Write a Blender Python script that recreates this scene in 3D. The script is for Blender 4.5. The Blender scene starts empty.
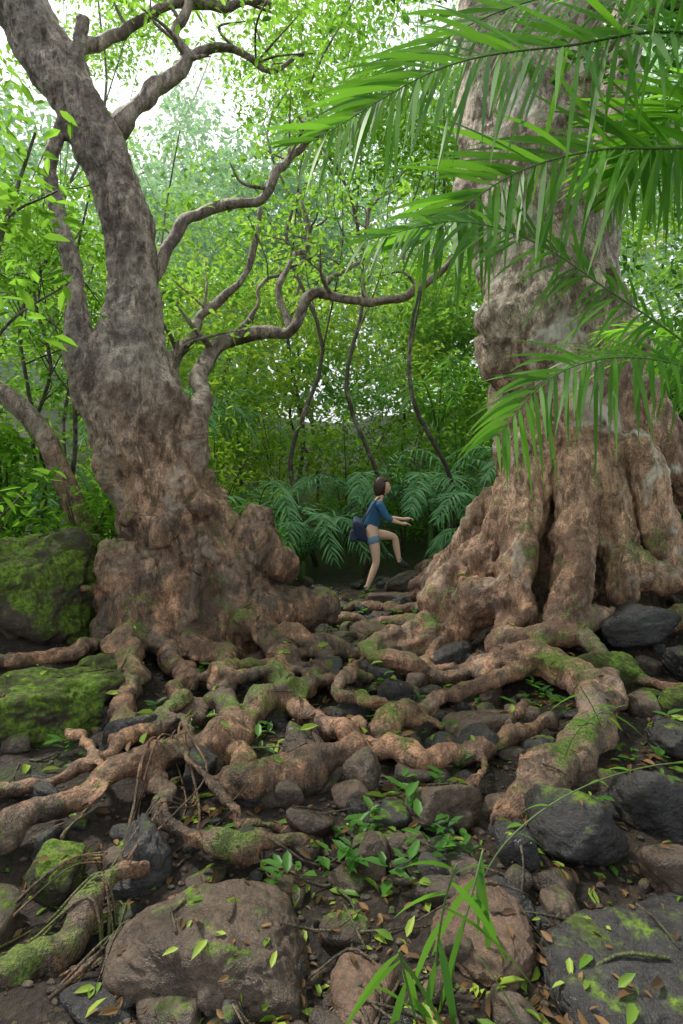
import bpy, math, random
import numpy as np
from mathutils import Vector
from mathutils.bvhtree import BVHTree
import bmesh

rng = np.random.default_rng(11)
random.seed(11)
scene = bpy.context.scene

# ------------------------------------------------------------------ noise
def _h(x, y, z):
    n = (x * 374761393 + y * 668265263 + z * 1440662683) & 0xffffffff
    n = ((n ^ (n >> 13)) * 1274126177) & 0xffffffff
    n = n ^ (n >> 16)
    return n / 2147483648.0 - 1.0
def vnoise(P):
    i = np.floor(P).astype(np.int64); f = P - i; u = f * f * (3 - 2 * f)
    x, y, z = i[:, 0], i[:, 1], i[:, 2]; ux, uy, uz = u[:, 0], u[:, 1], u[:, 2]
    def L(a, b, t): return a + (b - a) * t
    return L(L(L(_h(x, y, z), _h(x+1, y, z), ux), L(_h(x, y+1, z), _h(x+1, y+1, z), ux), uy),
             L(L(_h(x, y, z+1), _h(x+1, y, z+1), ux), L(_h(x, y+1, z+1), _h(x+1, y+1, z+1), ux), uy), uz)
def fbm(P, s, o=3):
    P = np.asarray(P, float) * s; r = 0; a = 1
    for k in range(o):
        r = r + a * vnoise(P + 17.3 * k); P = P * 2.03; a *= .5
    return r
def sst(x, a, b):
    t = np.clip((x - a) / (b - a), 0, 1); return t * t * (3 - 2 * t)

# ------------------------------------------------------------------ terrain
def ground(x, y, detail=True):
    x = np.atleast_1d(np.asarray(x, float)); y = np.atleast_1d(np.asarray(y, float))
    z = -.3 + .05 * np.minimum(y, 40)
    z = z + .20 * np.clip(y - 9.0, 0, 30) * sst(y, 9, 13)
    z = z + .33 * sst(x, 1.0, 2.2) * sst(y, 4.0, 5.2)
    z = z + .12 * sst(x, .9, 1.8) * sst(y, 2.6, 3.6)
    z = z + .30 * sst(-x, 1.9, 3.0) * sst(y, 3.6, 5.0)
    z = z + .22 * np.clip(np.abs(x) - 3.6, 0, 25) * sst(y, 1.0, 5.0)
    z = z + .10 * np.exp(-((x + 1.2) ** 2 + (y - 5.4) ** 2) / .8)
    P = np.stack([x, y, 0 * x], 1)
    z = z + .05 * fbm(P, .9, 2)
    if detail:
        z = z + .038 * fbm(P, 3.4, 2) + .012 * fbm(P, 13, 2)
    return z
def gz(x, y): return float(ground(x, y)[0])

# ------------------------------------------------------------------ mesh helpers
class Geo:
    def __init__(s): s.V = []; s.F = []; s.n = 0
    def add(s, V, F):
        V = np.asarray(V, float)
        if not isinstance(F, list): F = [F]
        for f in F: s.F.append(np.asarray(f, np.int64) + s.n)
        s.V.append(V); s.n += len(V)
    def obj(s, name, mat, parent=None, smooth=True):
        V = np.concatenate(s.V); me = bpy.data.meshes.new(name)
        loops = np.concatenate([f.ravel() for f in s.F])
        tot = np.concatenate([np.full(len(f), f.shape[1]) for f in s.F])
        st = np.concatenate([[0], np.cumsum(tot)[:-1]])
        me.vertices.add(len(V)); me.vertices.foreach_set("co", V.ravel().astype(np.float32))
        me.loops.add(len(loops)); me.loops.foreach_set("vertex_index", loops.astype(np.int32))
        me.polygons.add(len(tot)); me.polygons.foreach_set("loop_start", st.astype(np.int32))
        me.polygons.foreach_set("use_smooth", np.full(len(tot), smooth))
        me.update(calc_edges=True); me.validate()
        if mat: me.materials.append(mat)
        o = bpy.data.objects.new(name, me); scene.collection.objects.link(o)
        if parent: o.parent = parent
        return o
def empty(name, loc=(0, 0, 0)):
    e = bpy.data.objects.new(name, None); scene.collection.objects.link(e); e.empty_display_size = .2
    return e

def catmull(pts, sub=6):
    P = np.asarray(pts, float); P = np.vstack([2*P[0]-P[1], P, 2*P[-1]-P[-2]]); out = []
    for i in range(1, len(P) - 2):
        a, b, c, d = P[i-1], P[i], P[i+1], P[i+2]
        for t in np.linspace(0, 1, sub, endpoint=False):
            out.append(.5*((2*b)+(-a+c)*t+(2*a-5*b+4*c-d)*t*t+(-a+3*b-3*c+d)*t**3))
    out.append(P[-2]); return np.array(out)
def tube(P4, n=12, rough=.0, flat=1.0, seed=0, fs=5.0):
    """P4: x y z r"""
    P4 = np.asarray(P4, float)
    T0 = P4[1,:3]-P4[0,:3]; T0 /= np.linalg.norm(T0)+1e-9
    T1 = P4[-1,:3]-P4[-2,:3]; T1 /= np.linalg.norm(T1)+1e-9
    a = P4[0].copy(); a[:3] -= T0*a[3]*.4; a[3] *= .5
    b = P4[-1].copy(); b[:3] += T1*b[3]*.4; b[3] *= .5
    P4 = np.vstack([a, P4, b]); m = len(P4); P = P4[:, :3]
    T = np.gradient(P, axis=0); T /= np.linalg.norm(T, axis=1)[:, None]+1e-9
    u = np.array([0, 0, 1.]) if abs(T[0][2]) < .9 else np.array([1., 0, 0])
    u = u - T[0]*u.dot(T[0]); u /= np.linalg.norm(u)
    ang = np.linspace(0, 2*np.pi, n, endpoint=False); V = np.zeros((m, n, 3))
    arc = np.concatenate([[0], np.cumsum(np.linalg.norm(np.diff(P, axis=0), axis=1))])
    for i in range(m):
        u = u - T[i]*u.dot(T[i]); u /= np.linalg.norm(u)+1e-9; w = np.cross(T[i], u)
        rr = P4[i, 3]
        if rough:   # lengthwise grooves: noise drawn out along the axis, slowly twisting
            an = ang + .9*arc[i]
            q = np.stack([np.cos(an)*1.9, np.sin(an)*1.9, np.full(n, arc[i]*1.5+seed*3.1)], 1)
            rr = rr*(1+rough*(vnoise(q)+.6*vnoise(q*2.1+9)))[:, None]
        V[i] = P[i] + rr*(np.cos(ang)[:, None]*u*flat + np.sin(ang)[:, None]*w)
    V = V.reshape(-1, 3)
    i = np.arange(m-1)[:, None]; j = np.arange(n)[None]
    q = np.stack([i*n+j, i*n+(j+1) % n, (i+1)*n+(j+1) % n, (i+1)*n+j], -1).reshape(-1, 4)
    c = [(k, n-1-k, n-2-k, k+1) for k in range(n//2-1)]
    c2 = [tuple((m-1)*n+v for v in (k, k+1, n-2-k, n-1-k)) for k in range(n//2-1)]
    return V, np.vstack([q, c, c2])

_ico = {}
def ico(sub):
    if sub not in _ico:
        bm = bmesh.new(); bmesh.ops.create_icosphere(bm, subdivisions=sub, radius=1)
        bm.verts.ensure_lookup_table()
        _ico[sub] = (np.array([v.co[:] for v in bm.verts]), np.array([[v.index for v in f.verts] for f in bm.faces])); bm.free()
    return _ico[sub]
def rockshape(sub, seed, npl=11, p=9, rough=.05):
    r = np.random.default_rng(seed); V, F = ico(sub)
    N = r.normal(size=(npl, 3)); N /= np.linalg.norm(N, axis=1)[:, None]
    N = np.vstack([N, [[1,0,0],[-1,0,0],[0,1,0],[0,-1,0],[0,0,1],[0,0,-1]] + r.normal(size=(6, 3))*.25])
    d = r.uniform(.66, 1.0, len(N))
    q = np.clip(V @ N.T, 0, None)/d
    R = (q**p).sum(1)**(-1/p); R = np.clip(R, .3, 1.5)
    W = V*R[:, None]
    W = W*(1+rough*fbm(V*1.0+seed, 2.2, 4))[:, None]
    if sub >= 5: W = W*(1-.05*np.clip(1-np.abs(fbm(V+seed*3, 2.6, 3))*6, 0, 1)+.010*fbm(V+seed, 18, 2))[:, None]
    return W, F

# ------------------------------------------------------------------ materials
def newmat(name):
    m = bpy.data.materials.new(name); m.use_nodes = True; nt = m.node_tree; nt.nodes.clear()
    return m, nt, nt.nodes, nt.links
def ramp(N, stops, interp='LINEAR'):
    r = N.new('ShaderNodeValToRGB'); r.color_ramp.interpolation = interp; e = r.color_ramp.elements
    while len(e) > 1: e.remove(e[-1])
    for i, (p, c) in enumerate(stops):
        el = e[0] if i == 0 else e.new(p)
        el.position = p; el.color = (c, c, c, 1) if isinstance(c, (int, float)) else (*c, 1)
    return r
def noise(N, L, vec, s, d=6, rough=.6, dist=0):
    n = N.new('ShaderNodeTexNoise'); n.inputs['Scale'].default_value = s; n.inputs['Detail'].default_value = d
    n.inputs['Roughness'].default_value = rough; n.inputs['Distortion'].default_value = dist
    L.new(vec, n.inputs['Vector']); return n
def mixc(N, L, fac, a, b, mode='MIX'):
    m = N.new('ShaderNodeMix'); m.data_type = 'RGBA'; m.blend_type = mode
    for s, v in ((0, fac), (6, a), (7, b)):
        if isinstance(v, bpy.types.NodeSocket): L.new(v, m.inputs[s])
        elif isinstance(v, (int, float)): m.inputs[s].default_value = v
        else: m.inputs[s].default_value = (*v, 1)
    return m.outputs[2]
def math_(N, L, op, a, b=None, clamp=False):
    m = N.new('ShaderNodeMath'); m.operation = op; m.use_clamp = clamp
    for s, v in ((0, a), (1, b)):
        if v is None: continue
        if isinstance(v, bpy.types.NodeSocket): L.new(v, m.inputs[s])
        else: m.inputs[s].default_value = v
    return m.outputs[0]
def maprange(N, L, v, a, b, c=0, d=1):
    m = N.new('ShaderNodeMapRange'); L.new(v, m.inputs[0]); m.interpolation_type = 'SMOOTHSTEP'
    for i, x in enumerate((a, b, c, d)): m.inputs[i+1].default_value = x
    return m.outputs[0]
MOSS1 = (.035, .07, .008); MOSS2 = (.15, .24, .02)

def bark_mat(name, low, mid, high, dark, z1, z2, moss_amt=.5, rough=.60, lowgrey=(.115, .08, .057), blot=(.46, .40, .34), blot_amt=.9):
    m, nt, N, L = newmat(name)
    geo = N.new('ShaderNodeNewGeometry'); pos = geo.outputs['Position']
    mp = N.new('ShaderNodeMapping'); mp.inputs['Scale'].default_value = (1, 1, .38); L.new(pos, mp.inputs[0]); st = mp.outputs[0]
    sep = N.new('ShaderNodeSeparateXYZ'); L.new(pos, sep.inputs[0])
    nbig = noise(N, L, pos, 1.9, 4, .72, .6)
    nmid = noise(N, L, st, 13, 5, .78, .5)
    nfin = noise(N, L, pos, 75, 2, .75)
    sb = N.new('ShaderNodeSeparateColor'); L.new(nbig.outputs['Color'], sb.inputs[0])
    lowc = mixc(N, L, maprange(N, L, sb.outputs[1], .42, .58), low, lowgrey)
    zz = math_(N, L, 'ADD', sep.outputs[2], math_(N, L, 'MULTIPLY', math_(N, L, 'SUBTRACT', nbig.outputs[0], .5), 1.6))
    f1 = maprange(N, L, zz, z1-.4, z1+.5); f2 = maprange(N, L, zz, z2-.7, z2+.7)
    c = mixc(N, L, f1, lowc, mid); c = mixc(N, L, f2, c, high)
    vor = N.new('ShaderNodeTexVoronoi'); vor.inputs['Scale'].default_value = 8
    dv = N.new('ShaderNodeMixRGB'); dv.blend_type = 'ADD'; dv.inputs[0].default_value = .55
    L.new(st, dv.inputs[1]); L.new(nmid.outputs['Color'], dv.inputs[2]); L.new(dv.outputs[0], vor.inputs['Vector'])
    sepc = N.new('ShaderNodeSeparateColor'); L.new(vor.outputs['Color'], sepc.inputs[0])
    fl = ramp(N, [(.0, .5), (.5, .95), (1, 1.5)]); L.new(sepc.outputs[0], fl.inputs[0])
    c = mixc(N, L, .8, c, fl.outputs[0], 'MULTIPLY')
    rm = ramp(N, [(.36, .2), (.5, .95), (.64, 1.7)]); L.new(nmid.outputs[0], rm.inputs[0])
    c = mixc(N, L, .9, c, rm.outputs[0], 'MULTIPLY')
    dk = ramp(N, [(.38, 1), (.54, 0)]); L.new(nbig.outputs[0], dk.inputs[0])
    c = mixc(N, L, math_(N, L, 'MULTIPLY', dk.outputs[0], .7), c, dark)
    rf = ramp(N, [(.32, .5), (.68, 1.45)]); L.new(nfin.outputs[0], rf.inputs[0])
    c = mixc(N, L, .75, c, rf.outputs[0], 'MULTIPLY')
    rl = ramp(N, [(.54, 0), (.62, 1)]); L.new(sb.outputs[2], rl.inputs[0])
    c = mixc(N, L, math_(N, L, 'MULTIPLY', math_(N, L, 'MULTIPLY', rl.outputs[0], math_(N, L, 'MULTIPLY', nmid.outputs[0], maprange(N, L, sep.outputs[2], .3, 1.6, .15, 1))), blot_amt, True), c, blot)
    sn = N.new('ShaderNodeSeparateXYZ'); L.new(geo.outputs['Normal'], sn.inputs[0])
    nm = noise(N, L, pos, 1.7, 5, .75, .3)
    mm = math_(N, L, 'ADD', nm.outputs[0], math_(N, L, 'MULTIPLY', sn.outputs[2], .05))
    mr = maprange(N, L, mm, .54, .66)
    lowz = maprange(N, L, sep.outputs[2], 1.9, .6)
    mf = math_(N, L, 'MULTIPLY', math_(N, L, 'MULTIPLY', mr, lowz), moss_amt)
    mc = mixc(N, L, maprange(N, L, nfin.outputs[0], .3, .7), MOSS1, MOSS2)
    c = mixc(N, L, mf, c, mc)
    b = N.new('ShaderNodeBump'); b.inputs['Strength'].default_value = 1; b.inputs['Distance'].default_value = .04
    hh = math_(N, L, 'ADD', nmid.outputs[0], math_(N, L, 'MULTIPLY', nfin.outputs[0], .3))
    L.new(hh, b.inputs['Height'])
    p = N.new('ShaderNodeBsdfPrincipled'); L.new(c, p.inputs['Base Color']); L.new(b.outputs[0], p.inputs['Normal'])
    p.inputs['Roughness'].default_value = rough; p.inputs['Specular IOR Level'].default_value = .45
    o = N.new('ShaderNodeOutputMaterial'); L.new(p.outputs[0], o.inputs[0]); return m

def rock_mat(name, c1, c2, moss=0.0, rough=.55, fine=1.0):
    m, nt, N, L = newmat(name)
    geo = N.new('ShaderNodeNewGeometry'); pos = geo.outputs['Position']
    n1 = noise(N, L, pos, 4.5, 5, .72, .6); n2 = noise(N, L, pos, 30, 5, .82)
    r1 = ramp(N, [(.36, 0), (.62, 1)]); L.new(n1.outputs[0], r1.inputs[0])
    c = mixc(N, L, r1.outputs[0], c1, c2)
    c = mixc(N, L, math_(N, L, 'MULTIPLY', geo.outputs['Random Per Island'], .55), c, tuple(.5*x for x in c1))
    r2 = ramp(N, [(.34, .4), (.5, .95), (.68, 1.7)]); L.new(n2.outputs[0], r2.inputs[0])
    c = mixc(N, L, .8*fine, c, r2.outputs[0], 'MULTIPLY')
    sn = N.new('ShaderNodeSeparateXYZ'); L.new(geo.outputs['Normal'], sn.inputs[0])
    nm = noise(N, L, pos, 3.2, 4, .75, .4)
    mm = math_(N, L, 'ADD', nm.outputs[0], math_(N, L, 'MULTIPLY', sn.outputs[2], .16))
    lo = .80 - .38*moss
    mf = maprange(N, L, mm, lo, lo+.12)
    mc = mixc(N, L, maprange(N, L, n2.outputs[0], .38, .62), MOSS1, MOSS2)
    mc = mixc(N, L, maprange(N, L, n1.outputs[0], .40, .56), (.04, .045, .012), mc)
    if moss > 0: c = mixc(N, L, mf, c, mc)
    b = N.new('ShaderNodeBump'); b.inputs['Strength'].default_value = .9; b.inputs['Distance'].default_value = .028
    hh = math_(N, L, 'ADD', n1.outputs[0], math_(N, L, 'MULTIPLY', n2.outputs[0], .7))
    L.new(hh, b.inputs['Height'])
    p = N.new('ShaderNodeBsdfPrincipled'); L.new(c, p.inputs['Base Color']); L.new(b.outputs[0], p.inputs['Normal'])
    rr = maprange(N, L, n1.outputs[0], .3, .7, rough-.12, rough+.2)
    if moss > 0: rr = math_(N, L, 'MAXIMUM', rr, mf)
    L.new(rr, p.inputs['Roughness'])
    o = N.new('ShaderNodeOutputMaterial'); L.new(p.outputs[0], o.inputs[0]); return m

def leaf_mat(name, c1, c2, trans=.35, tcol=None, rough=.5, clump=0, glossy=False):
    m, nt, N, L = newmat(name)
    geo = N.new('ShaderNodeNewGeometry')
    f = geo.outputs['Random Per Island']
    if clump:
        n1 = noise(N, L, geo.outputs['Position'], clump, 1, .5)
        f = math_(N, L, 'ADD', math_(N, L, 'MULTIPLY', f, .55), math_(N, L, 'MULTIPLY', n1.outputs[0], .9))
        f = maprange(N, L, f, .35, 1.1)
    c = mixc(N, L, f, c1, c2)
    if tcol is None: tcol = tuple(min(1, x*k) for x, k in zip(c2, (2.6, 2.2, 1.2)))
    ct = mixc(N, L, f, tuple(.6*x for x in tcol), tcol)
    if glossy:
        p = N.new('ShaderNodeBsdfPrincipled'); L.new(c, p.inputs['Base Color']); p.inputs['Roughness'].default_value = rough
        p.inputs['Specular IOR Level'].default_value = .3
    else:
        p = N.new('ShaderNodeBsdfDiffuse'); L.new(c, p.inputs[0])
    t = N.new('ShaderNodeBsdfTranslucent'); L.new(ct, t.inputs[0])
    mx = N.new('ShaderNodeMixShader'); mx.inputs[0].default_value = trans
    L.new(p.outputs[0], mx.inputs[1]); L.new(t.outputs[0], mx.inputs[2])
    o = N.new('ShaderNodeOutputMaterial'); L.new(mx.outputs[0], o.inputs[0]); return m

def plain(name, col, rough=.7, var=.25, sc=30):
    m, nt, N, L = newmat(name)
    tc = N.new('ShaderNodeTexCoord'); n = noise(N, L, tc.outputs['Object'], sc, 4)
    c = mixc(N, L, n.outputs[0], tuple(x*(1-var) for x in col), tuple(x*(1+var) for x in col))
    p = N.new('ShaderNodeBsdfPrincipled'); L.new(c, p.inputs['Base Color']); p.inputs['Roughness'].default_value = rough
    b = N.new('ShaderNodeBump'); b.inputs['Strength'].default_value = .2; b.inputs['Distance'].default_value = .01
    L.new(n.outputs[0], b.inputs['Height']); L.new(b.outputs[0], p.inputs['Normal'])
    o = N.new('ShaderNodeOutputMaterial'); L.new(p.outputs[0], o.inputs[0]); return m

def ground_mat():
    m, nt, N, L = newmat('soil')
    geo = N.new('ShaderNodeNewGeometry'); pos = geo.outputs['Position']
    n1 = noise(N, L, pos, 3, 4, .7, .3); n2 = noise(N, L, pos, 50, 4, .8); n3 = noise(N, L, pos, 1.1, 3, .7)
    vor = N.new('ShaderNodeTexVoronoi'); vor.inputs['Scale'].default_value = 40; L.new(pos, vor.inputs['Vector'])
    r = ramp(N, [(.3, (.010, .007, .005)), (.5, (.024, .015, .011)), (.7, (.052, .034, .023))]); L.new(n1.outputs[0], r.inputs[0])
    r2 = ramp(N, [(.3, .35), (.55, 1), (.75, 1.9)]); L.new(n2.outputs[0], r2.inputs[0])
    c = mixc(N, L, .85, r.outputs[0], r2.outputs[0], 'MULTIPLY')
    sc = N.new('ShaderNodeSeparateColor'); L.new(vor.outputs['Color'], sc.inputs[0])
    rv = ramp(N, [(.75, 0), (.85, 1)]); L.new(sc.outputs[0], rv.inputs[0])
    c = mixc(N, L, math_(N, L, 'MULTIPLY', rv.outputs[0], .5), c, (.09, .058, .035))
    sep = N.new('ShaderNodeSeparateXYZ'); L.new(pos, sep.inputs[0])
    far = maprange(N, L, sep.outputs[1], 8.5, 12)
    mf = math_(N, L, 'MAXIMUM', maprange(N, L, n3.outputs[0], .56, .68), math_(N, L, 'MULTIPLY', far, maprange(N, L, n3.outputs[0], .3, .5)))
    c = mixc(N, L, mf, c, mixc(N, L, n2.outputs[0], (.02, .04, .008), (.07, .11, .02)))
    b = N.new('ShaderNodeBump'); b.inputs['Strength'].default_value = 1; b.inputs['Distance'].default_value = .03
    L.new(math_(N, L, 'ADD', n2.outputs[0], math_(N, L, 'MULTIPLY', vor.outputs['Distance'], .5)), b.inputs['Height'])
    p = N.new('ShaderNodeBsdfPrincipled'); L.new(c, p.inputs['Base Color']); L.new(b.outputs[0], p.inputs['Normal']); p.inputs['Roughness'].default_value = .7
    o = N.new('ShaderNodeOutputMaterial'); L.new(p.outputs[0], o.inputs[0]); return m

M_ground = ground_mat()
M_barkL = bark_mat('bark_grey_tan', (.29, .158, .092), (.33, .20, .13), (.31, .25, .21), (.05, .028, .019), 1.0, 2.2, .8)
M_barkR = bark_mat('bark_pink_tan', (.32, .175, .105), (.44, .265, .18), (.52, .41, .335), (.10, .05, .032), .8, 2.7, .95, .60, (.17, .11, .078), (.66, .60, .54), 1.5)
M_barkB = bark_mat('bark_dark', (.08, .065, .045), (.10, .08, .06), (.13, .10, .08), (.03, .025, .02), 2, 5, .5)
M_rock_b = rock_mat('rock_brown', (.065, .045, .034), (.175, .12, .088), .32, .31)
M_rock_t = rock_mat('rock_tan', (.11, .066, .045), (.23, .145, .10), .2, .38)
M_rock_d = rock_mat('rock_dark', (.019, .018, .021), (.07, .064, .063), .35, .26)
M_rock_m = rock_mat('rock_mossy', (.045, .035, .025), (.11, .08, .055), 1.02, .6)
M_rock_s = rock_mat('stones', (.055, .043, .036), (.155, .112, .086), .4, .31)
M_leaf_mid = leaf_mat('leaf_mid', (.04, .11, .018), (.13, .26, .03), .45, (.42, .85, .08))
M_leaf_lt = leaf_mat('leaf_light', (.07, .18, .025), (.18, .34, .045), .48, (.52, .95, .12))
M_leaf_yg = leaf_mat('leaf_yellow_green', (.11, .22, .02), (.27, .42, .05), .48, (.70, .98, .11))
M_leaf_dk = leaf_mat('leaf_dark', (.018, .06, .015), (.06, .14, .03), .38, (.18, .46, .06))
M_leaf_hazed = leaf_mat('leaf_far_hazed', (.10, .25, .10), (.23, .41, .18), .35, (.46, .86, .34))  # distance haze is put into the leaf colour as a paler, bluer green
M_palm = leaf_mat('palm_leaflet', (.03, .12, .015), (.10, .26, .02), .5, (.38, .9, .06), .5, 1.5, True)
M_fern = leaf_mat('fern_leaflet', (.08, .22, .10), (.22, .39, .21), .4, (.34, .75, .33))
M_grass = leaf_mat('grass_blade', (.03, .10, .02), (.07, .19, .03), .35, (.25, .6, .05), .4, 3, True)
M_fallen = leaf_mat('fallen_leaf', (.06, .032, .016), (.20, .11, .042), .12, (.3, .2, .05), .6, 5, True)
M_fallen_g = leaf_mat('fallen_leaf_green', (.08, .18, .02), (.30, .40, .05), .25, (.35, .5, .08), .45, 5, True)
M_stem = plain('green_stem', (.07, .13, .03), .5)

# ------------------------------------------------------------------ ground mesh
def axis(fine_a, fine_b, step, lo, hi):
    a = list(np.arange(fine_a, fine_b, step)); s = step; x = a[-1]
    while x < hi: s *= 1.18; x += s; a.append(x)
    s = step; x = a[0]; b = []
    while x > lo: s *= 1.18; x -= s; b.append(x)
    return np.array(b[::-1] + a)
xs = axis(-3.6, 3.8, .035, -220, 220); ys = axis(1.2, 9, .035, -60, 320)
X, Y = np.meshgrid(xs, ys); Z = ground(X.ravel(), Y.ravel())
gV = np.stack([X.ravel(), Y.ravel(), Z], 1); nx, ny = len(xs), len(ys)
i = np.arange(ny-1)[:, None]; j = np.arange(nx-1)[None]
gF = np.stack([i*nx+j, i*nx+j+1, (i+1)*nx+j+1, (i+1)*nx+j], -1).reshape(-1, 4)
g = Geo(); g.add(gV, gF); ground_o = g.obj('ground', M_ground)

# ------------------------------------------------------------------ gnarled trees
solids = [ground_o]
def remeshed(geo, name, mat, voxel, parent, disp, smooth_it=2):
    o = geo.obj(name+'_raw', None)
    md = o.modifiers.new('r', 'REMESH'); md.mode = 'VOXEL'; md.voxel_size = voxel
    if smooth_it:
        s = o.modifiers.new('s', 'SMOOTH'); s.factor = .5; s.iterations = smooth_it
    dg = bpy.context.evaluated_depsgraph_get()
    me = bpy.data.meshes.new_from_object(o.evaluated_get(dg))
    bpy.data.objects.remove(o)
    n = len(me.vertices); co = np.zeros(n*3, np.float32); me.vertices.foreach_get('co', co); co = co.reshape(-1, 3).astype(float)
    no = np.zeros(n*3, np.float32); me.vertices.foreach_get('normal', no); no = no.reshape(-1, 3)
    if disp is not None:
        co = co + no*disp(co)[:, None]
        me.vertices.foreach_set('co', co.ravel().astype(np.float32))
    me.name = name; me.materials.clear(); me.materials.append(mat)
    me.polygons.foreach_set('use_smooth', np.ones(len(me.polygons), bool)); me.update()
    ob = bpy.data.objects.new(name, me); scene.collection.objects.link(ob); ob.parent = parent
    return ob
def bark_disp_g(gn):
    def f(co):
        wco = co + .12*np.stack([vnoise(co*1.7), vnoise(co*1.7+31), vnoise(co*1.7+57)], 1)
        st = wco*np.array([1, 1, .30])
        z = co[:, 2]; trunk = sst(z, .2, .8); up = 1-.45*sst(z, 2.2, 3.4)
        g_ = 1+(gn-1)*trunk*up
        big = .050*fbm(st, 2.6, 2)*(.35+.65*trunk)*up*g_
        mid = .024*fbm(st, 9, 3)*(.45+.55*trunk)*up*g_
        rid = 1-np.abs(fbm(wco*np.array([1, 1, .3]), 5, 2)); rid = .036*(rid-.6)*(.3+.7*trunk)*up*g_
        lump = np.clip(fbm(wco+40, 3.6, 1)-.15, 0, 1)*.11*trunk*up*(gn-1)
        return big+mid+rid+lump+.010*fbm(co, 26, 2)*(.8+.2*trunk)
    return f
def root(geo, pts, seed=0, wob=.06, flat=.92):
    """pts: x, y, r, height of centre above the ground"""
    P = catmull(np.array(pts, float), 9)
    x, y, r, h = P.T
    t = np.arange(len(x))*.34 + seed*13.7
    q = np.stack([t, 0*t+seed, 0*t], 1)
    x = x + wob*vnoise(q) ; y = y + wob*vnoise(q+50)
    z = ground(x, y, False) + h + .8*wob*vnoise(q+90) + .03
    r = r*(.86+.22*vnoise(q*1.2+130))
    V, F = tube(np.stack([x, y, z, r], 1), 20, .28, flat, seed)
    geo.add(V, F)
def sph(geo, x, y, z, r, sq=1.0):
    V, F = ico(3); geo.add(V*np.array([r, r, r*sq])*(1+.18*fbm(V+x*7, 1.6, 2))[:, None]+np.array([x, y, z]), F)
def tb(geo, pts, sub=5, rough=.08, n=20, seed=0): 
    V, F = tube(catmull(pts, sub), n, rough, 1, seed); geo.add(V, F)
LIMB_TIPS = []
def limb(geo, pts, seed, twigs=5, kink=.07):
    """a crooked limb with short side twigs"""
    c = catmull(pts, 9); arc = np.concatenate([[0], np.cumsum(np.linalg.norm(np.diff(c[:, :3], axis=0), axis=1))])
    fade = np.clip(arc/.5, 0, 1)
    for k in range(3):
        q = np.stack([arc*2.6+seed*7, 0*arc+k*5.5, 0*arc], 1); c[:, k] += kink*fade*(vnoise(q)+.4*vnoise(q*2.3))
    q = np.stack([arc*3.1, 0*arc+seed, 0*arc+3], 1); c[:, 3] *= 1+.22*vnoise(q)
    V, F = tube(c, 12, .2, 1, seed); geo.add(V, F)
    r_ = np.random.default_rng(seed+500)
    for k in range(twigs):
        i = int(r_.uniform(.35, .98)*(len(c)-1)); s = c[i]; d = r_.normal(size=3); d[2] = abs(d[2])*.9+.2; d /= np.linalg.norm(d); l = r_.uniform(.3, .7)
        m = s[:3]+d*l*.5+r_.normal(size=3)*.06; e = s[:3]+d*l+r_.normal(size=3)*.1
        V, F = tube(catmull([[*s[:3], s[3]*.45], [*m, s[3]*.28+.003], [*e, .006]], 5), 6); geo.add(V, F); LIMB_TIPS.append(e)

treeL = empty('gnarled_tree')
G = Geo()
tb(G, [(-1.45,5.8,-.3,.95),(-1.48,5.8,.3,.78),(-1.62,5.8,.9,.62),(-1.8,5.8,1.45,.50),(-1.98,5.8,2.0,.48),(-2.13,5.8,2.5,.40),(-2.2,5.85,3.0,.31),(-2.16,5.9,3.5,.26),(-2.2,5.9,4.1,.26),(-2.38,5.85,4.75,.26),(-2.72,5.8,5.5,.26),(-3.12,5.8,6.2,.26),(-3.6,5.8,7.2,.24),(-4.1,5.9,8.6,.18),(-4.3,6.1,10,.1)], 5, .16, 28)
tb(G, [(-2.25,5.75,2.1,.26),(-2.50,5.7,2.6,.18),(-2.64,5.7,3.2,.12),(-2.72,5.7,3.9,.10),(-2.92,5.7,4.7,.09),(-2.75,5.7,5.4,.08),(-2.6,5.75,6.3,.06)])
tb(G, [(-1.75,5.75,1.3,.33),(-1.55,5.75,1.85,.22),(-1.50,5.85,2.2,.12)], 5, .14, 14)
for b in [(-.88,5.65,.95,.25),(-.83,5.7,1.22,.15),(-1.12,5.55,.6,.36),(-.42,5.6,.33,.25),(-1.33,5.4,1.35,.13),(-.75,5.45,.35,.32),(-1.9,5.45,.75,.30),(-2.15,5.6,.45,.34),(-1.5,5.3,.5,.30),(-.18,5.65,.36,.18),(-2.2,5.55,1.9,.18),(-.6,5.6,.75,.15),(-1.7,5.25,1.15,.16),(-1.25,5.3,.85,.14),(-1.95,5.35,1.25,.13)]:
    sph(G, *b)
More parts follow.
